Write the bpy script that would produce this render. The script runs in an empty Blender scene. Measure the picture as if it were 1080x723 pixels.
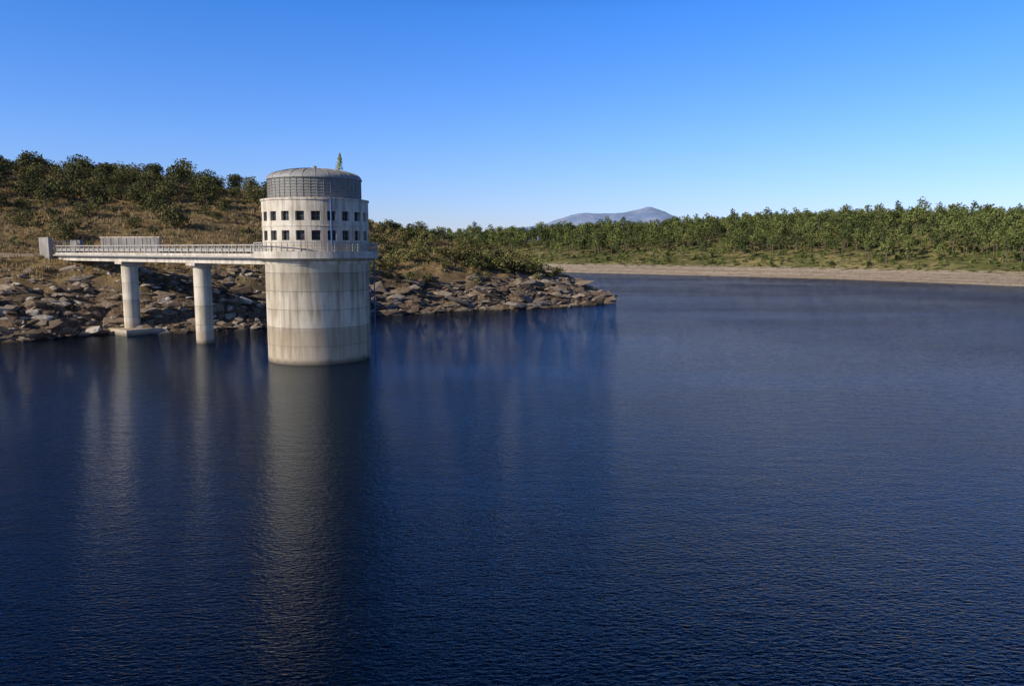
import bpy, math, numpy as np, bmesh
from mathutils import noise, Vector
rng=np.random.default_rng(7)
S=bpy.context.scene
rad=math.radians

# ---------------------------------------------------------------- helpers
def link(o,parent=None):
    S.collection.objects.link(o)
    if parent: o.parent=parent
    return o
def fast_mesh(name,V,F,mats,midx=None,tint=None,smooth=False):
    V=np.asarray(V,dtype=np.float32); F=np.asarray(F,dtype=np.int32)
    n,k=F.shape
    me=bpy.data.meshes.new(name)
    me.vertices.add(len(V)); me.vertices.foreach_set('co',V.ravel())
    me.loops.add(n*k); me.loops.foreach_set('vertex_index',F.ravel())
    me.polygons.add(n); me.polygons.foreach_set('loop_start',np.arange(0,n*k,k,dtype=np.int32))
    for m in mats: me.materials.append(m)
    if midx is not None: me.polygons.foreach_set('material_index',np.asarray(midx,dtype=np.int32))
    me.polygons.foreach_set('use_smooth',np.full(n,smooth))
    me.update(calc_edges=True)
    if tint is not None:
        a=me.attributes.new('tint','FLOAT','FACE'); a.data.foreach_set('value',np.asarray(tint,dtype=np.float32))
    me.validate()
    return me
def pmesh(name,V,F,mat,smooth=False):
    me=bpy.data.meshes.new(name); me.from_pydata([tuple(v) for v in V],[],F); me.materials.append(mat)
    if smooth: me.polygons.foreach_set('use_smooth',[True]*len(me.polygons))
    me.update(); return me
class B:
    def __init__(s): s.V=[];s.F=[]
    def box(s,x0,x1,y0,y1,z0,z1):
        b=len(s.V)
        s.V+=[(x0,y0,z0),(x1,y0,z0),(x1,y1,z0),(x0,y1,z0),(x0,y0,z1),(x1,y0,z1),(x1,y1,z1),(x0,y1,z1)]
        s.F+=[[b+i for i in f] for f in ((3,2,1,0),(4,5,6,7),(0,1,5,4),(1,2,6,5),(2,3,7,6),(3,0,4,7))]
        return s
    def tube(s,p0,p1,r0,r1=None,n=10):
        r1=r0 if r1 is None else r1
        p0=Vector(p0);p1=Vector(p1);d=(p1-p0).normalized()
        a=d.cross(Vector((0,0,1)) if abs(d.z)<.9 else Vector((1,0,0))).normalized(); c=d.cross(a)
        b=len(s.V)
        for p,r in((p0,r0),(p1,r1)):
            for i in range(n):
                t=2*math.pi*i/n; s.V.append(tuple(p+a*math.cos(t)*r+c*math.sin(t)*r))
        for i in range(n):
            j=(i+1)%n; s.F.append([b+i,b+j,b+n+j,b+n+i])
        s.F.append([b+i for i in range(n)][::-1]); s.F.append([b+n+i for i in range(n)])
        return s
    def lathe(s,prof,n=96,closed=False,a0=0):
        b=len(s.V);m=len(prof)
        for r,z in prof:
            for i in range(n):
                t=2*math.pi*i/n+a0; s.V.append((r*math.cos(t),r*math.sin(t),z))
        for k in range(m if closed else m-1):
            k2=(k+1)%m
            for i in range(n):
                j=(i+1)%n; s.F.append([b+k*n+i,b+k*n+j,b+k2*n+j,b+k2*n+i])
        return s
    def obj(s,name,mat,parent=None,smooth=False,bevel=0):
        o=link(bpy.data.objects.new(name,pmesh(name,s.V,s.F,mat,smooth)),parent)
        if bevel:
            m=o.modifiers.new('bevel','BEVEL'); m.width=bevel; m.segments=2; m.limit_method='ANGLE'
        return o
def empty(name,loc=(0,0,0),rz=0):
    e=bpy.data.objects.new(name,None); e.location=loc; e.rotation_euler=(0,0,rz); return link(e)

# ---------------------------------------------------------------- node helpers
class N:
    def __init__(s,name,spec=.3,rough=.9):
        s.m=bpy.data.materials.new(name); s.m.use_nodes=True; s.t=s.m.node_tree
        s.b=s.t.nodes['Principled BSDF']; s.b.inputs['Roughness'].default_value=rough
        s.b.inputs['Specular IOR Level'].default_value=spec
    def n(s,ty,**k):
        x=s.t.nodes.new(ty)
        for a,v in k.items(): setattr(x,a,v)
        return x
    def l(s,a,b): s.t.links.new(a,b)
    def pos(s):
        return s.n('ShaderNodeNewGeometry').outputs['Position']
    def mapped(s,src,scale,rot=(0,0,0)):
        m=s.n('ShaderNodeMapping'); m.inputs['Scale'].default_value=scale; m.inputs['Rotation'].default_value=rot
        s.l(src,m.inputs['Vector']); return m.outputs[0]
    def noise(s,v,scale,detail=4,rough=.55,dist=0,out='Fac'):
        x=s.n('ShaderNodeTexNoise'); x.inputs['Scale'].default_value=scale; x.inputs['Detail'].default_value=detail
        x.inputs['Roughness'].default_value=rough; x.inputs['Distortion'].default_value=dist
        s.l(v,x.inputs['Vector']); return x.outputs[out]
    def ramp(s,f,stops):
        r=s.n('ShaderNodeValToRGB'); e=r.color_ramp.elements
        while len(e)<len(stops): e.new(.5)
        for q,(p,c) in zip(e,stops): q.position=p; q.color=(c,c,c,1) if isinstance(c,(int,float)) else (*c,1)
        s.l(f,r.inputs[0]); return r.outputs[0]
    def mix(s,f,a,b,mode='MIX'):
        x=s.n('ShaderNodeMix',data_type='RGBA',blend_type=mode)
        for i,v in((0,f),(6,a),(7,b)):
            if hasattr(v,'links'): s.l(v,x.inputs[i])
            elif i==0: x.inputs[0].default_value=v
            else: x.inputs[i].default_value=(*v,1)
        return x.outputs[2]
    def math(s,op,a,b=0,c=None):
        x=s.n('ShaderNodeMath',operation=op)
        for i,v in enumerate((a,b)+((c,) if c is not None else ())):
            if hasattr(v,'links'): s.l(v,x.inputs[i])
            else: x.inputs[i].default_value=v
        return x.outputs[0]
    def vmath(s,op,a,b=None,scale=None):
        x=s.n('ShaderNodeVectorMath',operation=op)
        for i,v in enumerate((a,b)):
            if v is None: continue
            if hasattr(v,'links'): s.l(v,x.inputs[i])
            else: x.inputs[i].default_value=v
        if scale is not None:
            if hasattr(scale,'links'): s.l(scale,x.inputs['Scale'])
            else: x.inputs['Scale'].default_value=scale
        return x.outputs[0]
    def maprange(s,v,a,b,c=0,d=1):
        x=s.n('ShaderNodeMapRange'); s.l(v,x.inputs[0])
        for i,q in enumerate((a,b,c,d)): x.inputs[i+1].default_value=q
        return x.outputs[0]
    def xyz(s,v,i):
        x=s.n('ShaderNodeSeparateXYZ'); s.l(v,x.inputs[0]); return x.outputs[i]
    def z(s,v): return s.xyz(v,2)
    def attr(s,name):
        return s.n('ShaderNodeAttribute',attribute_name=name).outputs['Fac']
    def col(s,c):
        if hasattr(c,'links'): s.l(c,s.b.inputs['Base Color'])
        else: s.b.inputs['Base Color'].default_value=(*c,1)
    def bump(s,h,dist,strength=1,link=True):
        x=s.n('ShaderNodeBump'); x.inputs['Distance'].default_value=dist; x.inputs['Strength'].default_value=strength
        s.l(h,x.inputs['Height'])
        if link: s.l(x.outputs[0],s.b.inputs['Normal'])
        return x

def concrete(name,c1,c2,joints=0,watermark=None,off=0.0,stain=.6):
    m=N(name,.25,.85); p=m.pos()
    a=m.noise(p,.5,6,.6); st=m.noise(m.mapped(p,(1.6,1.6,.12)),1.0,5,.65); f=m.noise(p,9,4,.7)
    c=m.mix(m.ramp(a,[(.35,0.),(.65,1.)]),c1,c2)
    c=m.mix(m.math('MULTIPLY',m.ramp(st,[(.45,0.),(.64,1.)]),stain),c,(c2[0]*.52,c2[1]*.47,c2[2]*.41))
    c=m.mix(.3,c,m.ramp(f,[(.3,.42),(.7,.75)]),'OVERLAY')
    z=m.z(p)
    if joints:
        fr=m.math('FRACT',m.math('DIVIDE',m.math('ADD',z,off),joints))
        ln=m.math('LESS_THAN',fr,.06/joints)
        c=m.mix(m.math('MULTIPLY',ln,.6),c,(.12,.10,.08))
        idx=m.math('FLOOR',m.math('DIVIDE',m.math('ADD',z,off),joints))
        w=m.n('ShaderNodeTexWhiteNoise',noise_dimensions='1D'); m.l(idx,w.inputs['W'])
        c=m.mix(1,c,m.ramp(w.outputs[0],[(0,(.80,.78,.74)),(1,(1,1,1))]),'MULTIPLY')
        c=m.mix(m.math('MULTIPLY',m.math('MULTIPLY',m.math('POWER',fr,3),m.ramp(st,[(.4,0.),(.6,1.)])),.45),c,(.2,.16,.12))
    if watermark:
        h=m.math('ADD',z,m.math('MULTIPLY',m.math('SUBTRACT',st,.5),1.0))
        c=m.mix(m.maprange(h,watermark+.15,watermark-.25,0,.5),c,(.36,.27,.185))
        c=m.mix(m.maprange(h,.6,.15,0,.8),c,(.10,.08,.06))
    m.col(c); m.bump(f,.02,.5); return m.m
def plain(name,c,rough=.6,metal=0,spec=.4):
    m=N(name,spec,rough); p=m.pos(); f=m.noise(p,3,5,.6); st=m.noise(m.mapped(p,(2,2,.2)),1,4,.6)
    k=m.mix(m.ramp(f,[(.35,0.),(.7,1.)]),c,tuple(x*.68 for x in c))
    m.col(m.mix(m.ramp(st,[(.5,0.),(.7,.5)]),k,(c[0]*.55,c[1]*.48,c[2]*.42))); m.b.inputs['Metallic'].default_value=metal
    return m.m
M_shaft=concrete('shaft_concrete',(.80,.70,.56),(.64,.55,.43),1.9,3.7,0,.75)
M_drum=concrete('drum_concrete',(.66,.60,.50),(.48,.42,.35),0,None,0,.85)
M_deck=concrete('deck_concrete',(.62,.56,.48),(.46,.41,.35))
M_pier=concrete('pier_concrete',(.70,.62,.50),(.52,.46,.37),2.4,1.6)
M_steel=plain('galvanised_steel',(.40,.38,.35),.6,.1)
M_cap=plain('weathered_metal_cladding',(.25,.245,.23),.65,.0)
M_dome=plain('dome_sheet_metal',(.34,.34,.33),.6,.0)
M_dark=plain('dark_opening',(.02,.021,.024),.5)
M_frame=plain('window_frame',(.22,.22,.21),.5)
M_blue=plain('blue_painted_pipe',(.05,.12,.32),.45)
M_wall=concrete('parapet_concrete',(.33,.31,.29),(.23,.215,.20))

# ---------------------------------------------------------------- intake tower
TX,TY=-21.3,85.4
tw=empty('intake_tower',(TX,TY,0))
R=5.45
B().lathe([(R,-8),(R,10.35),(5.75,10.5),(5.75,10.75)],128).obj('shaft',M_shaft,tw,True)
B().lathe([(5.76,10.72),(6.45,11.02),(6.62,11.05),(6.62,11.42),(5.0,11.42)],128).obj('gallery_slab',M_deck,tw)
Rd=5.62; nw=22; z0,z1=11.43,17.0
zs=[z0,12.9,13.9,14.9,15.85,z1]; isw=[0,1,0,1,0]
b=B(); pane=B(); fr=B()
def P(r,t,z): return (r*math.cos(t),r*math.sin(t),z)
def quad(bb,*p):
    k=len(bb.V); bb.V+=list(p); bb.F.append([k,k+1,k+2,k+3])
for i in range(nw):
    tc=2*math.pi*i/nw+.1; hw=.46/Rd; tn=tc+2*math.pi/nw
    angs=[tc-hw,tc,tc+hw,(tc+hw+tn-hw)/2,tn-hw]
    for r in range(5):
        for a in range(4):
            t0,t1=angs[a],angs[a+1]
            if isw[r] and a<2: continue
            quad(b,P(Rd,t0,zs[r]),P(Rd,t1,zs[r]),P(Rd,t1,zs[r+1]),P(Rd,t0,zs[r+1]))
        if isw[r]:
            ri=Rd-.38; a0,a1=tc-hw,tc+hw; za,zb=zs[r],zs[r+1]
            quad(b,P(Rd,a0,za),P(ri,a0,za),P(ri,a0,zb),P(Rd,a0,zb)); quad(b,P(Rd,a1,zb),P(ri,a1,zb),P(ri,a1,za),P(Rd,a1,za))
            quad(b,P(Rd,a0,za),P(Rd,tc,za),P(ri,tc,za),P(ri,a0,za)); quad(b,P(Rd,tc,za),P(Rd,a1,za),P(ri,a1,za),P(ri,tc,za))
            quad(b,P(Rd,a0,zb),P(ri,a0,zb),P(ri,tc,zb),P(Rd,tc,zb)); quad(b,P(Rd,tc,zb),P(ri,tc,zb),P(ri,a1,zb),P(Rd,a1,zb))
            quad(pane,P(ri+.01,a0,za),P(ri+.01,a1,za),P(ri+.01,a1,zb),P(ri+.01,a0,zb))
            rf=ri+.05
            if (i*7+r)%5!=0: fr.tube(P(rf,tc,za),P(rf,tc,zb),.02,n=4)
            fr.tube(P(rf,a0,(za+zb)/2),P(rf,a1,(za+zb)/2),.018,n=4)
b.lathe([(Rd,z1),(Rd+.1,z1+.01),(Rd+.1,z1+.2),(4.85,z1+.28)],128)
b.obj('window_drum',M_drum,tw)
pane.obj('window_panes',M_dark,tw); fr.obj('window_frames',M_frame,tw)
B().lathe([(Rd+.012,14.3),(Rd+.05,14.32),(Rd+.05,14.44),(Rd+.012,14.46)],128).obj('string_course',M_drum,tw)
b=B().lathe([(4.85,z1+.2),(4.85,19.3)],128)
for k in range(7):
    zz=17.45+k*.29; b.lathe([(4.855,zz),(4.91,zz+.02),(4.91,zz+.09),(4.855,zz+.11)],128)
for i in range(44):
    t=2*math.pi*i/44; b.tube(P(4.9,t,17.25),P(4.9,t,19.3),.03,n=4)
b.obj('metal_cladding',M_cap,tw)
prof=[(5.02,19.3),(5.02,19.42)]+[(4.98*math.cos(a),19.42+1.12*math.sin(a)) for a in [k*math.pi/2/12 for k in range(13)]]
prof[-1]=(.01,20.54)
d=B().lathe([(4.8,19.31)]+prof,96); d.obj('dome_roof',M_dome,tw,False)
b=B()
for i in range(24):
    t=2*math.pi*i/24
    for k in range(11):
        a,c=prof[2+k],prof[3+k]; b.tube(P(a[0],t,a[1]+.02),P(c[0],t,c[1]+.02),.03,n=4)
b.tube((0,0,20.5),(0,0,20.85),.25); b.obj('dome_ribs',M_dome,tw)
b=B()
for zz in (11.75,12.05,12.35): b.lathe([(6.5,zz-.02),(6.54,zz),(6.5,zz+.02),(6.46,zz)],96,True)
b.lathe([(6.46,12.6),(6.54,12.6),(6.54,12.7),(6.46,12.7)],96,True)
gap=rad(142.3)
for i in range(60):
    t=2*math.pi*i/60
    if abs((t-gap+math.pi)%(2*math.pi)-math.pi)<.22: continue
    b.tube(P(6.5,t,11.42),P(6.5,t,12.62),.045,n=6)
b.obj('gallery_railing',M_steel,tw)
B().lathe([(6.56,11.43),(6.60,11.43),(6.60,11.75),(6.56,11.75)],96,True).obj('toe_board',M_deck,tw)
tf=math.atan2(-85.4,21.3)
b=B(); t=tf+.27; b.tube(P(Rd+.12,t,12.3),P(Rd+.12,t,17.1),.09); b.tube(P(Rd-.3,t,17.3),P(Rd+.12,t,17.1),.09)
t=tf+1.33; b.tube(P(R+.75,t,-1),P(R+.75,t,11.1),.07)
for k in range(6): b.tube(P(R-.05,t,1+k*1.8),P(R+.75,t,1+k*1.8),.03)
b.obj('drain_pipes',M_blue,tw)
b=B(); t=tf+1.27
for dt in(-.04,.04): b.tube(P(R+.25,t+dt,-1),P(R+.25,t+dt,11.0),.035,n=6)
for k in range(34): b.tube(P(R+.25,t-.04,.3+k*.32),P(R+.25,t+.04,.3+k*.32),.02,n=4)
b.obj('access_ladder',M_steel,tw)

# ---------------------------------------------------------------- footbridge
br=empty('access_bridge',(TX,TY,0),rad(142.3))
L0,L1=5.5,61.5
b=B().box(L0+.9,L1,-1.8,1.8,10.95,11.22); b.obj('deck_slab',M_deck,br,bevel=.03)
b=B()
for y in(-1.15,1.15): b.box(L0,L1,y-.3,y+.3,10.25,10.947)
for k in range(5,61,6): b.box(k+1,k+1.3,-.84,.84,10.3,10.94)
b.obj('girders',M_deck,br,bevel=.03)
b=B()
for s in(-1,1): b.box(L0+1,L1,s*1.66-.12,s*1.66+.12,11.225,11.45)
b.obj('kerbs',M_deck,br)
b=B()
for s in(-1,1):
    y=s*1.66
    k=L0+1.2
    while k<L1:
        b.box(k-.05,k+.05,y-.05,y+.05,11.45,12.42); k+=1.5
    b.box(L0+1,L1,y-.06,y+.06,12.42,12.54)
    b.tube((L0+1,y,12.1),(L1,y,12.1),.035,n=6); b.tube((L0+1,y,11.72),(L1,y,11.72),.035,n=6)
    b.box(L0+1,L1,y-.10,y-.055,11.75,12.05)
b.obj('railing',M_steel,br)
b=B().tube((L0+1,2.0,11.05),(L1,2.0,11.05),.13); b.obj('service_pipe',M_steel,br)
b=B()
b.tube((23,0,-8),(23,0,9.95),1.08,n=48); b.tube((41.8,0,.8),(41.8,0,9.95),1.08,n=48)
b.obj('piers',M_pier,br,True)
bpy.data.objects['piers'].modifiers.new('es','EDGE_SPLIT')
b=B()
for k in(23,41.8): b.box(k-1.0,k+1.0,-1.6,1.6,9.9,10.245)
b.obj('pier_caps',M_deck,br,bevel=.04)
B().box(38.4,45.2,-2.4,2.6,-4,.85).obj('pier_footing',M_pier,br,bevel=.08)

ab=empty('bridge_abutment',(TX,TY,0),rad(142.3))
b=B().box(61.55,65.0,-2.6,-2.0,8.5,13.4).box(61.55,65.0,2.0,2.6,8.5,13.8).box(61.5,62.3,-1.99,1.99,7.5,10.2)
b.obj('wing_walls',M_wall,ab,bevel=.05)
b=B().box(62,62.15,-1.9,-1.75,11.2,13.4).box(62,62.15,1.75,1.9,11.2,13.4)
for z in(11.6,12.4,13.2): b.box(62.02,62.12,-1.75,1.75,z,z+.07)
for y in np.arange(-1.6,1.61,.2): b.box(62.05,62.09,y-.02,y+.02,11.3,13.3)
b.obj('gate',M_steel,ab)

# ---------------------------------------------------------------- terrain height fields
def mq(ctrl,c):
    ctrl=np.array(ctrl,float); X=ctrl[:,:2]; Z=ctrl[:,2]; mu=Z.mean()
    D=np.sqrt(((X[:,None]-X[None])**2).sum(-1)+c*c)
    w=np.linalg.solve(D+np.eye(len(X))*-1e-3,Z-mu)
    def f(x,y):
        x=np.atleast_1d(x).astype(float);y=np.atleast_1d(y).astype(float); out=np.zeros(x.shape)
        for (cx,cy),wi in zip(X,w): out+=wi*np.sqrt((x-cx)**2+(y-cy)**2+c*c)
        return out+mu
    return f
near_ctrl=[(-150,62,0),(-115,74,0),(-90,86,0),(-66,99.5,0),(-56,109,0),(-47,112.5,0),(-37.7,118,0),(-31,129,0),(-24,140,0),(-15.5,146,0),(-7.4,151,0),(5.8,158,0),(14,165,0),(21,172,0),(22,179,0),(14,200,0),(5,235,0),(-10,275,0),(-30,320,0),
(-140,42,-5),(-105,56,-5),(-80,72,-5),(-60,86,-5),(-48,97,-5),(-36,104,-5),(-25,118,-5),(-15,130,-5),(-3,139,-5),(10,146,-5),(24,160,-5),(34,174,-5),(32,190,-5),(24,210,-5),(15,245,-5),(0,285,-5),(-12,325,-5),
(-100,30,-9),(-50,60,-9),(-10,100,-9),(20,120,-9),(60,160,-9),(60,220,-9),(40,300,-9),(60,90,-9),(10,60,-9),(-180,30,-8),
(-95,103,8),(-80,110,8),(-69,115,8.4),(-60,120.5,8.8),(-50,126,8.6),(-40,131,7.5),(-110,100,9),(-140,85,9),
(-25,150,5.5),(-8,160,4.5),(4,170,4.2),(13,174,2.3),(-33,143,7),(-24,164,9),(-9,172,8.2),(3,183,6.8),
(-123,190,30.0),(-100,200,29.5),(-70,220,27),(-50,228,23),(-39,230,18.5),(-23,235,14),(-5,225,10),(5,205,7.5),(13,188,4.5),(-150,185,31),(-180,170,31),
(-120,240,29),(-80,265,22),(-40,270,11),(-20,262,6),(-160,300,22),(-100,300,16),(-60,310,8),(-190,230,27),
(-73,125,11.1),(-69.3,123,11.0),(-85,121,11),(-105,114,11),(-62,132,11.6),(-55,140,12.6),(-46,150,12.6),(-135,105,12),(-170,90,12),
(-85,170,21),(-60,180,20),(-42,180,15),(-103,150,17.5),(-130,150,20),(-78,150,16.5),(-75,136,12.3),(-30,195,13),(-15,198,10.5),(-180,130,20)]
fN=mq(near_ctrl,5)
road=np.array([(-60,133),(-66,129.5),(-73,126),(-85,121.5),(-105,114),(-135,105),(-170,91)],float)
def roadd(x,y):
    d=np.full(np.shape(x),1e9)
    for a,b_ in zip(road[:-1],road[1:]):
        ab_=b_-a; t=np.clip(((x-a[0])*ab_[0]+(y-a[1])*ab_[1])/(ab_@ab_),0,1)
        d=np.minimum(d,np.hypot(x-a[0]-t*ab_[0],y-a[1]-t*ab_[1]))
    return d
def fbm(x,y,s,o=4,seed=0.):
    return np.array([noise.fractal(Vector((a*s,b_*s,seed)),1.0,2.0,o) for a,b_ in zip(x,y)])
def nearH(x,y):
    x=np.atleast_1d(x).astype(float);y=np.atleast_1d(y).astype(float)
    h=fN(x,y); m=np.clip((roadd(x,y)-2.2)/4,0,1)
    band=np.exp(-((h-4.0)/4.0)**2)
    n1=fbm(x,y,.09,4,3.); n2=fbm(x,y,.45,4,8.)
    h=h+m*(n1*(.8+.9*band)+n2*(.22+.85*band))
    st=1.1; q=(h+x*.12)/st; fq=q-np.floor(q); stp=(np.floor(q)+np.clip((fq-.35)/.3,0,1))*st-x*.12
    return h*(1-.75*band*m)+stp*.75*band*m
def grid(name,x0,x1,y0,y1,st,hf,mat,attrs=None,smooth=True):
    xs=np.arange(x0,x1+st,st); ys=np.arange(y0,y1+st,st); X,Y=np.meshgrid(xs,ys); nx,ny=len(xs),len(ys)
    x=X.ravel();y=Y.ravel(); z=hf(x,y)
    i=np.arange(nx*ny).reshape(ny,nx)
    F=np.stack([i[:-1,:-1],i[:-1,1:],i[1:,1:],i[1:,:-1]],-1).reshape(-1,4)
    me=fast_mesh(name,np.stack([x,y,z],1),F,[mat],smooth=smooth)
    for k,fn in (attrs or {}).items():
        a=me.attributes.new(k,'FLOAT','POINT'); a.data.foreach_set('value',fn(x,y).astype(np.float32))
    return link(bpy.data.objects.new(name,me))
m=N('hillside_ground',.1,.95); p=m.pos(); z=m.z(p)
n1=m.noise(p,.12,6,.65); n2=m.noise(p,.9,6,.7); n3=m.noise(p,4,4,.7)
grass=m.mix(m.ramp(n2,[(.35,0.),(.65,1.)]),(.34,.24,.12),(.215,.148,.07))
grass=m.mix(m.ramp(n1,[(.48,0.),(.60,1.)]),grass,(.09,.075,.034))
rock=m.mix(m.ramp(n2,[(.4,0.),(.6,1.)]),(.15,.10,.065),(.28,.20,.13))
rock=m.mix(m.ramp(n3,[(.45,0.),(.65,1.)]),rock,(.045,.033,.024))
h=m.math('ADD',z,m.math('MULTIPLY',m.math('SUBTRACT',n1,.5),8))
c=m.mix(m.maprange(h,7.5,4.8),grass,rock)
c=m.mix(m.maprange(m.math('ADD',m.attr('road'),m.math('MULTIPLY',n2,1.5)),3.3,2.3),c,(.36,.29,.21))
c=m.mix(m.maprange(z,.35,.1),c,(.04,.032,.024))
m.col(c); m.bump(m.noise(p,2.2,6,.75),.35,.9)
grid('hillside_terrain',-190,62,28,330,.8,nearH,m.m,{'road':roadd})

far_ctrl=[(-260,640,0),(-120,560,0),(-40,480,0),(0,432,0),(24.7,406,0),(47,390,0),(93.6,350,0),(134,306,0),(165.7,252,0),(200,200,0),(260,140,0),(330,80,0),
(-240,560,-6),(-100,470,-6),(-30,410,-6),(20,362,-6),(60,330,-6),(100,285,-6),(125,225,-6),(160,165,-6),(220,100,-6),(290,40,-6),
(-30,505,4.2),(4,455,4.2),(30,426,4.2),(56,409,4.2),(105,367,4.2),(148,321,4.2),(182,264,4.2),(216,214,4.2),(275,155,4.2),
(20,490,9),(65,455,9.5),(125,400,10),(168,350,10.4),(202,297,10.6),(240,240,11),(300,185,11),
(215,430,25.0),(265,400,20.0),(330,330,18.5),(146,460,20.5),(101,520,19),(42,580,18.5),(-23,640,19),(-120,700,21),(170,500,24),(300,470,21.5),(400,650,23),(100,800,17),(60,680,15),(-200,900,18),(500,400,24),(450,250,24),(-300,760,18),(650,700,25),(600,150,26)]
fF=mq(far_ctrl,15)
def farH(x,y):
    h=fF(x,y); n=fbm(x,y,.012,4,1.); n2=fbm(x,y,.08,3,5.)
    k=np.clip(h/12,0.15,1)
    return h+n*2.0*k+n2*.8*k
m=N('far_shore_ground',.1,.95); p=m.pos(); z=m.z(p)
n1=m.noise(p,.05,6,.65); n2=m.noise(p,.3,6,.7); str_=m.noise(m.mapped(p,(.01,.01,2.2)),1.0,4,.6); n4=m.noise(p,1.3,5,.75)
sand=m.mix(m.ramp(str_,[(.4,0.),(.6,1.)]),(.44,.36,.27),(.28,.215,.16)); sand=m.mix(m.ramp(n2,[(.48,0.),(.68,.8)]),sand,(.17,.13,.095))
sand=m.mix(m.ramp(n4,[(.5,0.),(.65,.7)]),sand,(.54,.48,.39))
veg=m.mix(m.ramp(n1,[(.4,0.),(.6,1.)]),(.13,.14,.045),(.33,.27,.12)); veg=m.mix(m.ramp(n2,[(.47,0.),(.59,1.)]),veg,(.06,.07,.027))
h=m.math('ADD',z,m.math('MULTIPLY',m.math('SUBTRACT',n2,.5),4))
m.col(m.mix(m.maprange(h,4.3,3.4),veg,sand)); m.bump(n2,1.0,.8)
grid('far_shore_terrain',-320,660,30,940,4.5,farH,m.m)
m=N('plain_ground',.1,.95); p=m.pos(); n1=m.noise(p,.004,6,.6); m.col(m.mix(n1,(.12,.13,.06),(.25,.21,.12)))
B().box(-16000,16000,-4000,20000,-30,-12).obj('ground',m.m)

def mtn(x,y):
    prof=245+190*np.exp(-np.abs((x-1400)/320)**1.7)+140*np.exp(-np.abs((x-700)/290)**1.8)+50*np.exp(-((x-1030)/170)**2)
    prof*=np.clip((3200-x)/1500,.5,1)*np.clip((x+1800)/1900,.45,1)
    r=np.exp(-((y-8000)/900)**2)
    n=fbm(x,y,.0022,6,2.); n2=fbm(x,y,.008,5,7.)
    return -12+(prof)*r*(1+.04*n+.035*n2)
m=N('mountain_rock_haze',.0,1); p=m.pos(); n1=m.noise(p,.006,7,.7)
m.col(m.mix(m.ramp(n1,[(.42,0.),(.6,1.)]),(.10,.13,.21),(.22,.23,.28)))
m.b.inputs['Emission Color'].default_value=(.32,.50,.88,1); m.b.inputs['Emission Strength'].default_value=.28  # distance haze painted in: bluish rock colour plus a faint blue glow
grid('mountain_range',-3500,7500,6200,9800,45,mtn,m.m)

# ---------------------------------------------------------------- water
m=N('lake_water',.36,.03); p=m.pos()
w1=m.noise(m.mapped(p,(1.0,2.2,1),(0,0,rad(-20))),3.0,3,.6,.3)
w2=m.noise(m.mapped(p,(.35,.9,1),(0,0,rad(12))),1.3,3,.5,.2)
w3=m.noise(m.mapped(p,(.4,1,1),(0,0,rad(8))),.03,4,.55)
amp=m.ramp(w3,[(.35,.55),(.65,1.)])
exs=m.math('ADD',m.xyz(p,1),m.math('MULTIPLY',m.xyz(p,0),1.0))
ex=m.maprange(exs,70,260,1.0,2.6)
hh=m.math('ADD',m.math('MULTIPLY',w1,.07),m.math('MULTIPLY',w2,.055))
bp=m.bump(m.math('MULTIPLY',m.math('MULTIPLY',hh,amp),ex),1.0,1.0,False)
ch=m.noise(m.mapped(p,(.6,1,1)),3.1,2,.6,0,'Color')
ch=m.vmath('MULTIPLY',m.vmath('SUBTRACT',ch,(.5,.5,.5)),(.8,1.2,0))
ch=m.vmath('SCALE',ch,None,m.math('MULTIPLY',m.maprange(exs,70,230,.0,1.5),amp))
nrm=m.vmath('NORMALIZE',m.vmath('ADD',bp.outputs[0],ch))
df=m.n('ShaderNodeBsdfDiffuse'); df.inputs['Color'].default_value=(.0001,.0026,.0105,1)
gl=m.n('ShaderNodeBsdfAnisotropic'); gl.inputs['Color'].default_value=(.76,.88,1,1); gl.inputs['Roughness'].default_value=.015
fz=m.n('ShaderNodeFresnel'); fz.inputs['IOR'].default_value=1.333
m.l(nrm,gl.inputs['Normal']); m.l(nrm,fz.inputs['Normal'])
mx=m.n('ShaderNodeMixShader'); m.l(fz.outputs[0],mx.inputs[0]); m.l(df.outputs[0],mx.inputs[1]); m.l(gl.outputs[0],mx.inputs[2])
m.l(mx.outputs[0],m.t.nodes['Material Output'].inputs[0]); m.t.nodes.remove(m.b)
me=pmesh('lake',[(-1500,-300,0),(1500,-300,0),(1500,1500,0),(-1500,1500,0)],[[0,1,2,3]],m.m)
link(bpy.data.objects.new('lake_water',me))

# ---------------------------------------------------------------- vegetation
def leafmat(name,c1,c2,tr=0):
    m=N(name,.12,.85); a=m.attr('tint'); oi=m.n('ShaderNodeObjectInfo').outputs['Random']
    c=m.mix(a,c1,c2); c=m.mix(m.math('MULTIPLY',oi,.35),c,tuple(x*.6 for x in c1)); m.col(c)
    return m.m
M_oak=leafmat('oak_foliage',(.055,.06,.024),(.22,.21,.078))
M_pine=leafmat('pine_foliage',(.05,.072,.024),(.25,.28,.085))
M_scrub=leafmat('scrub_foliage',(.055,.06,.024),(.25,.23,.08))
M_grass=leafmat('dry_grass',(.25,.175,.085),(.48,.36,.19))
M_bark=plain('bark',(.16,.12,.085),.95)
def cards(P_,size,r,asp=.75):
    n=len(P_); a=r.normal(size=(n,3)); a/=np.linalg.norm(a,axis=1)[:,None]
    c=r.normal(size=(n,3)); b_=np.cross(a,c); b_/=np.linalg.norm(b_,axis=1)[:,None]
    s=(size*r.uniform(.55,1.3,n))[:,None]*.5
    V=np.stack([P_-a*s,P_+b_*s*asp,P_+a*s*.9,P_-b_*s*asp*.8],1).reshape(-1,3)
    return V,np.arange(n*4).reshape(n,4)
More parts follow.
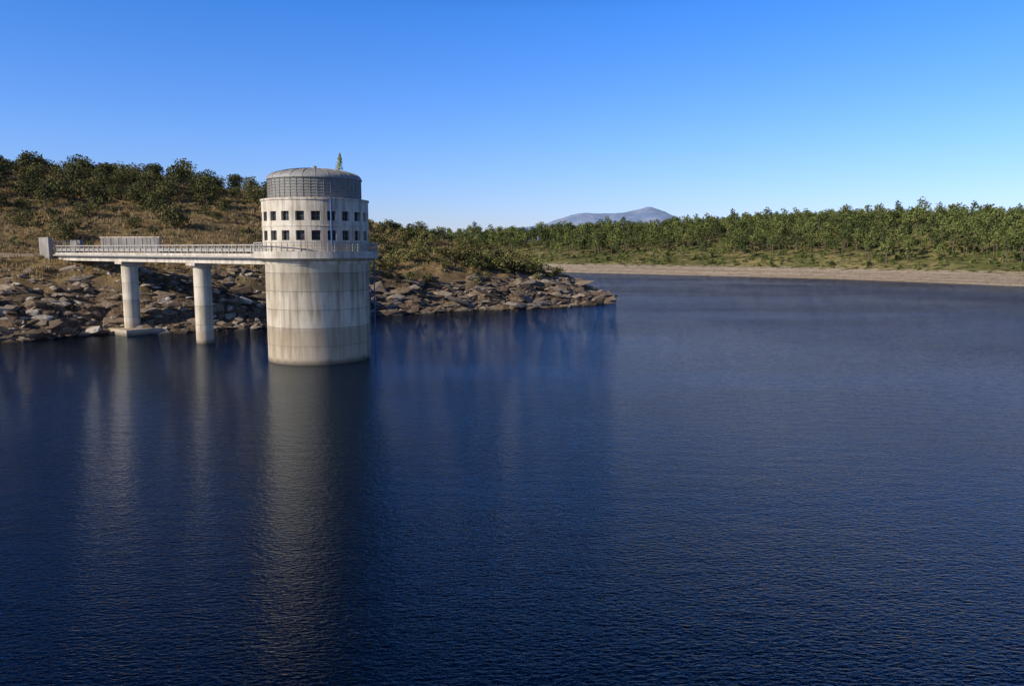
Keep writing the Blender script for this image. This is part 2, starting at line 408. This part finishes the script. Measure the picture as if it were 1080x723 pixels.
def prism(p0,p1,r0,r1,n=6):
    p0=np.array(p0,float);p1=np.array(p1,float); d=p1-p0; d/=np.linalg.norm(d)
    a=np.cross(d,[.3,.9,.2]); a/=np.linalg.norm(a); c=np.cross(d,a); t=np.arange(n)*2*math.pi/n
    ring=np.cos(t)[:,None]*a+np.sin(t)[:,None]*c
    V=np.vstack([p0+ring*r0,p1+ring*r1]); i=np.arange(n);j=(i+1)%n
    return V,np.stack([i,j,n+j,n+i],1)
def tree(r,H,W,base,nl,nleaf,ls,trunk_r,kind):
    Vs=[];Fs=[];mi=[];ti=[];o=0
    def add(V,F,k,t):
        nonlocal o
        Vs.append(V);Fs.append(F+o);o+=len(V);mi.append(np.full(len(F),k));ti.append(np.broadcast_to(t,(len(F),)))
    lobes=[]
    for k in range(nl):
        a=r.uniform(0,2*math.pi); u=(k+.5)/nl if kind=='pine' else r.uniform(0,1)
        zc=base+(H-base)*(.14+.72*u)
        if kind=='pine': wr=math.sqrt(max(0,1-(u*1.15-.35)**2))*.60*(1-.25*u)
        else: wr=math.sqrt(max(0,1-(u*1.05-.25)**2))*.62
        rr=W/2*wr*math.sqrt(r.uniform(.1,1))
        lobes.append((rr*math.cos(a),rr*math.sin(a),zc,W*r.uniform(.19,.27)*(1-.2*u),r.uniform(0,1)))
    if trunk_r>0:
        lean=r.normal(size=2)*.03*H; mid=(lean[0],lean[1],base+.3*(H-base))
        V,F=prism((0,0,-.5),mid,trunk_r,trunk_r*.65);add(V,F,1,.5)
        V,F=prism(mid,(lean[0]*1.3,lean[1]*1.3,H*.86),trunk_r*.65,trunk_r*.15);add(V,F,1,.5)
        for l in lobes[:8]:
            V,F=prism((lean[0]*.8,lean[1]*.8,max(base*.75,l[2]-.3*H)),l[:3],trunk_r*.35,trunk_r*.1,5);add(V,F,1,.5)
    per=nleaf//nl
    for x,y,z_,rl,tt in lobes:
        d=r.normal(size=(per,3)); d/=np.linalg.norm(d,axis=1)[:,None]
        q=d*(rl*r.uniform(.35,1.12,per)**.6)[:,None]*[1,1,.75]+[x,y,z_]
        V,F=cards(q,np.full(per,ls),r); add(V,F,0,np.clip(tt*.6+r.uniform(0,.4,per),0,1))
    return np.vstack(Vs),np.vstack(Fs),np.concatenate(mi),np.concatenate(ti)
def scatter(name,temps,pts,scales,mats,r,tj=.35):
    Vs=[];Fs=[];mi=[];ti=[];o=0
    for k,(p_,s) in enumerate(zip(pts,scales)):
        V,F,mm,tt=temps[r.integers(len(temps))]; a=r.uniform(0,2*math.pi); ca,sa=math.cos(a),math.sin(a)
        sz=s*r.uniform(.85,1.15)
        W=np.empty_like(V); W[:,0]=(V[:,0]*ca-V[:,1]*sa)*s+p_[0]; W[:,1]=(V[:,0]*sa+V[:,1]*ca)*s+p_[1]; W[:,2]=V[:,2]*sz+p_[2]
        Vs.append(W);Fs.append(F+o);o+=len(V);mi.append(mm);ti.append(np.clip(tt+r.uniform(-tj,tj),0,1))
    me=fast_mesh(name,np.vstack(Vs),np.vstack(Fs),mats,np.concatenate(mi),np.concatenate(ti))
    return link(bpy.data.objects.new(name,me))
# far pine forest
tp=[tree(rng,rng.uniform(10,12.5),rng.uniform(5.8,7.4),rng.uniform(3.2,5.2),11,264,.8,.2,'pine') for _ in range(10)]
N0=16000; X=rng.uniform(-150,420,N0); Y=rng.uniform(240,640,N0); Hh=farH(X,Y)
nn=fbm(X,Y,.03,3,9.)
dens=np.clip((Hh-8.0)/7,0,1)**.8*(.95+1.3*nn)+.035*(Hh>5.5)
vis=(np.abs(X/Y)<.80)&(X/Y>-.22)
keep=(rng.uniform(size=N0)<dens)&vis&(Hh>5.5)
cell={}; pts=[]
for x,y,h_ in zip(X[keep],Y[keep],Hh[keep]):
    k=(int(x//4.8),int(y//4.8))
    if k in cell: continue
    cell[k]=1; pts.append((x,y,h_-.2))
pts=sorted(pts[:7000],key=lambda q:q[1]+.75*q[0])[:3200]; print('pines',len(pts))
scatter('pine_forest',tp,pts,rng.triangular(.5,.9,1.3,len(pts)),[M_pine,M_bark],rng,.5)
tb=[tree(rng,1.6,2.4,.1,6,48,.6,0,'oak') for _ in range(6)]
N0=6500; X=rng.uniform(0,330,N0); Y=rng.uniform(200,480,N0); Hh=farH(X,Y); nn=fbm(X,Y,.05,3,2.)
k=(Hh>3.9)&(Hh<15)&(rng.uniform(size=N0)<.55+1.2*nn)&(np.abs(X/Y)<.85)
scatter('far_shore_scrub',tb,list(zip(X[k],Y[k],Hh[k]-.1)),rng.uniform(.5,1.6,k.sum()),[M_pine,M_bark],rng)

# holm oaks on the hill
ok=[]; r=rng
for i in range(7):
    V,F,mm,tt=tree(rng,5.0,6.4,.4,18,1300,.4,.2,'oak'); ok.append(fast_mesh('holm_oak_mesh',V,F,[M_oak,M_bark],mm,tt))
cand=[]
def put(x,y,s): cand.append((x,y,s))
n=0; tries=0
while n<122 and tries<9000:
    tries+=1
    x=r.uniform(-150,-48); y=r.uniform(150,235)
    u=x/y
    if u<-.74 or u>-.24: continue
    h_=float(fN(x,y)[0]); s_=(h_-12)/y
    pr=np.clip((s_-.036)/.045,.08,1)**1.2
    if u>-.42: pr*=.5
    if r.uniform()>pr: continue
    s=r.triangular(.45,.9,1.5)
    if any((x-a)**2+(y-b_)**2<(2.8*(s+q))**2 for a,b_,q in cand): continue
    put(x,y,s); n+=1
for x,y,s in [(-80,140,.75),(-72,150,.55),(-92,148,.7),(-27,228,.95),(-21,232,.9),(-33,222,.6),(-46,190,.8),(-43,176,.6),(-38,205,.7),(-40,165,.5),(-100,140,.6),(-62,165,.5)]: put(x,y,s)
hz=nearH(np.array([c_[0] for c_ in cand]),np.array([c_[1] for c_ in cand]))
for (x,y,s),h_ in zip(cand,hz):
    o=link(bpy.data.objects.new('holm_oak',ok[r.integers(len(ok))])); o.location=(x,y,h_-.3*s); o.scale=(s,s,s*r.uniform(.85,1.1)); o.rotation_euler=(0,0,r.uniform(0,6.28))
tb=[tree(rng,2.8,3.6,.1,9,360,.34,0,'oak') for _ in range(6)]
N0=440; X=r.uniform(-36,12,N0); Y=r.uniform(148,235,N0); Hh=nearH(X,Y)
k=(Hh>4.9)&(r.uniform(size=N0)<.55)
bx=list(zip(X[k],Y[k],Hh[k]-.3)); bs=list(r.triangular(.35,.7,1.6,k.sum()))
BX=np.array([-14,-10,-6.5,-3,0.5,3.5,6,-1,-18,-22,4,-8.]); BY=np.array([170,172,174,176,178,181,184,186,168,166,192,184.]); BH=nearH(BX,BY)
bx+=list(zip(BX,BY,BH-.3)); bs+=[1.3,1.7,1.4,1.9,1.8,1.6,1.1,1.7,1.5,1.3,1.5,1.5]
scatter('peninsula_bushes',tb,bx,bs,[M_scrub,M_bark],r)
ts=[tree(rng,1.0,1.6,.05,5,55,.3,0,'oak') for _ in range(6)]
N0=4600; X=r.uniform(-150,0,N0); Y=r.uniform(108,240,N0); Hh=nearH(X,Y); nn=fbm(X,Y,.06,3,4.)
k=(Hh>6.5)&(roadd(X,Y)>3.2)&(r.uniform(size=N0)<.17+.85*nn)&(np.abs(X/Y)<.8)
k&=~((np.hypot(X+69,Y-123)<6))
scatter('hillside_scrub',ts,list(zip(X[k],Y[k],Hh[k]-.1)),r.uniform(.5,1.8,k.sum()),[M_oak,M_bark],r)
def tuft(r):
    n=12; t=r.uniform(0,6.28,n); b0=np.stack([r.normal(0,.18,n),r.normal(0,.18,n),np.zeros(n)],1)
    w=np.stack([np.cos(t),np.sin(t),0*t],1)*.05; up=np.stack([r.normal(0,.15,n),r.normal(0,.15,n),r.uniform(.35,.7,n)],1)
    V=np.stack([b0-w,b0+w,b0+up+w*.3,b0+up-w*.3],1).reshape(-1,3)
    return V,np.arange(n*4).reshape(n,4),np.zeros(n,int),r.uniform(0,1,n)
N0=22000; X=r.uniform(-150,5,N0); Y=r.uniform(112,240,N0); k=(np.abs(X/Y)<.78)&(roadd(X,Y)>2.6); X=X[k];Y=Y[k]; Hh=nearH(X,Y)
k=Hh>7.5
scatter('dry_grass',[tuft(r) for _ in range(8)],list(zip(X[k],Y[k],Hh[k]-.05)),r.uniform(.6,1.2,k.sum()),[M_grass],r)

# slender shrub growing at the roof edge of the tower
n=420; u=r.uniform(0,1,n); a=r.uniform(0,6.28,n); q=(1-u)**.7*.42*np.sqrt(r.uniform(0,1,n))
V1,F1=cards(np.stack([q*np.cos(a)+u*.15,q*np.sin(a),.15+u*1.75],1),np.full(n,.17),r)
V2,F2=prism((0,0,-.3),(.15,0,1.8),.05,.015)
o=link(bpy.data.objects.new('roof_shrub',fast_mesh('roof_shrub',np.vstack([V1,V2]),np.vstack([F1,F2+len(V1)]),[leafmat('shrub_leaf',(.24,.26,.08),(.55,.53,.18)),M_bark],np.r_[np.zeros(n),np.ones(len(F2))],r.uniform(0,1,n+len(F2))))); o.location=(TX+2.7,TY-.2,20.3)

# ---------------------------------------------------------------- rocks
m=N('rock',.15,.95); p=m.pos(); a=m.attr('tint'); f=m.noise(p,1.6,6,.7); g=m.noise(m.mapped(p,(1,1,3.5),(rad(20),rad(15),0)),1.8,6,.7)
c=m.ramp(a,[(0,(.10,.075,.056)),(.4,(.23,.175,.125)),(.75,(.37,.31,.24)),(1,(.58,.53,.46))])
c=m.mix(m.ramp(f,[(.48,0.),(.68,.85)]),c,(.065,.052,.043)); c=m.mix(m.math('MULTIPLY',g,.18),c,(.32,.19,.10))
c=m.mix(m.maprange(m.z(p),.35,.1,0,.8),c,(.04,.033,.026))
m.col(c); m.bump(g,.2,1.0); M_rock=m.m
def rock_t(r):
    bm=bmesh.new()
    for _ in range(13):
        v=r.normal(size=3); v/=np.linalg.norm(v); bm.verts.new(v*r.uniform(.7,1.1))
    res=bmesh.ops.convex_hull(bm,input=bm.verts[:])
    bmesh.ops.delete(bm,geom=[e for e in res['geom_interior'] if isinstance(e,bmesh.types.BMVert)],context='VERTS')
    bmesh.ops.triangulate(bm,faces=bm.faces[:])
    bm.verts.index_update(); bm.verts.ensure_lookup_table()
    V=np.array([v.co[:] for v in bm.verts]); F=np.array([[v.index for v in f.verts] for f in bm.faces]); bm.free(); return V,F
rt=[rock_t(rng) for _ in range(24)]
def rocks(name,X,Y,Z,S_,flat,tilt,lo,hi,az=.55,asp=(.9,1.9)):
    Vs=[];Fs=[];ti=[];o=0
    for x,y,z_,s in zip(X,Y,Z,S_):
        V,F=rt[r.integers(len(rt))]
        a=r.normal(az,.22)
        sx=np.array([s*r.uniform(*asp),s*r.uniform(.5,1.0),s*r.uniform(*flat)])
        W=V*sx; tx=r.normal(tilt,.22)
        ca,sa=math.cos(tx),math.sin(tx); W=W@np.array([[1,0,0],[0,ca,sa],[0,-sa,ca]])
        tx=r.normal(0,.2); ca,sa=math.cos(tx),math.sin(tx); W=W@np.array([[ca,0,sa],[0,1,0],[-sa,0,ca]])
        ca,sa=math.cos(a),math.sin(a); W=W@np.array([[ca,sa,0],[-sa,ca,0],[0,0,1]])+[x,y,z_]
        Vs.append(W);Fs.append(F+o);o+=len(V);ti.append(np.full(len(F),r.uniform(lo,hi)))
    return link(bpy.data.objects.new(name,fast_mesh(name,np.vstack(Vs),np.vstack(Fs),[M_rock],None,np.concatenate(ti))))
N0=30000; X=r.uniform(-105,-24,N0); Y=r.uniform(85,150,N0); h0=fN(X,Y); k=(h0>-.6)&(h0<9.4)&(roadd(X,Y)>3)&(r.uniform(size=N0)<.8-.055*h0)&(np.abs(X/Y)<.82)
X=X[k];Y=Y[k];Z=nearH(X,Y); s=np.clip(r.lognormal(-1.25,.7,len(X)),.1,1.9)
rocks('shoreline_rocks',X,Y,Z+s*.03,s,(.3,.65),.5,.0,1.,.3)
N0=15000; X=r.uniform(-30,26,N0); Y=r.uniform(136,196,N0); h0=fN(X,Y); k=(h0>-.5)&(h0<5.4)&(r.uniform(size=N0)<.8-.1*h0)
X=X[k];Y=Y[k];Z=nearH(X,Y); s=np.clip(r.lognormal(-.75,.65,len(X)),.15,2.2)
rocks('peninsula_rock_slabs',X,Y,Z+s*.02,s,(.12,.28),.45,.05,.85,.55,(1.2,2.8))

pp=empty('roadside_parapet',(-64,131.5,12.1),rad(-12))
B().box(-5.6,5.6,-.2,.2,-1.3,1.75).obj('wall',M_wall,pp,bevel=.04)
B().box(-5.7,5.7,-.28,.28,1.753,1.95).obj('coping',M_deck,pp,bevel=.03)
b=B()
for k in range(8): b.box(-5.3+k*1.5,-5.1+k*1.5,-.27,-.203,-.8,1.74)
b.obj('pilasters',M_wall,pp)

# ---------------------------------------------------------------- light, sky
EL=25; sx,sy=-.85,-.53
ROT=math.atan2(sx,sy)
w=bpy.data.worlds.new('World'); S.world=w; w.use_nodes=True; t=w.node_tree
bg=t.nodes['Background']; sk=t.nodes.new('ShaderNodeTexSky'); sk.sky_type='NISHITA'; sk.sun_disc=False
sk.sun_elevation=rad(EL); sk.sun_rotation=ROT%(2*math.pi); sk.air_density=1.0; sk.dust_density=.4; sk.ozone_density=2.5; sk.altitude=300
tc=t.nodes.new('ShaderNodeTexCoord'); sp=t.nodes.new('ShaderNodeSeparateXYZ'); t.links.new(tc.outputs['Generated'],sp.inputs[0])
rp=t.nodes.new('ShaderNodeValToRGB'); el=rp.color_ramp.elements
stops=[(0,(.44,.455,.70)),(.05,(.40,.46,.73)),(.13,(.33,.47,.80)),(.28,(.18,.44,.86)),(.38,(.02,.13,.34)),(.55,(.005,.040,.12)),(1,(.005,.032,.10))]
while len(el)<len(stops): el.new(.5)
for q,(p_,c_) in zip(el,stops): q.position=p_; q.color=(*c_,1)
t.links.new(sp.outputs[2],rp.inputs[0])
mx=t.nodes.new('ShaderNodeMix'); mx.data_type='RGBA'; mx.blend_type='MULTIPLY'; mx.inputs[0].default_value=1
t.links.new(sk.outputs[0],mx.inputs[6]); t.links.new(rp.outputs[0],mx.inputs[7])
mu=t.nodes.new('ShaderNodeVectorMath'); mu.operation='SCALE'; mu.inputs['Scale'].default_value=2.15
t.links.new(mx.outputs[2],mu.inputs[0]); t.links.new(mu.outputs[0],bg.inputs[0]); bg.inputs[1].default_value=.11
sl=bpy.data.lights.new('sun','SUN'); sl.energy=5.0; sl.angle=rad(.5); sl.color=(1,.90,.74)
so=link(bpy.data.objects.new('sun',sl)); e=rad(EL); hl=math.hypot(sx,sy)
so.rotation_euler=Vector((sx/hl*math.cos(e),sy/hl*math.cos(e),math.sin(e))).to_track_quat('Z','Y').to_euler()
so.location=(-60,-40,60)
S.view_settings.view_transform='Standard'; S.view_settings.look='None'; S.view_settings.exposure=0; S.view_settings.gamma=1
cam=bpy.data.cameras.new('camera'); cam.lens=27.33; cam.sensor_width=36; cam.clip_end=30000; cam.clip_start=.1
co=link(bpy.data.objects.new('camera',cam)); co.location=(0,0,12); co.rotation_euler=(rad(90-6.88),0,0); S.camera=co
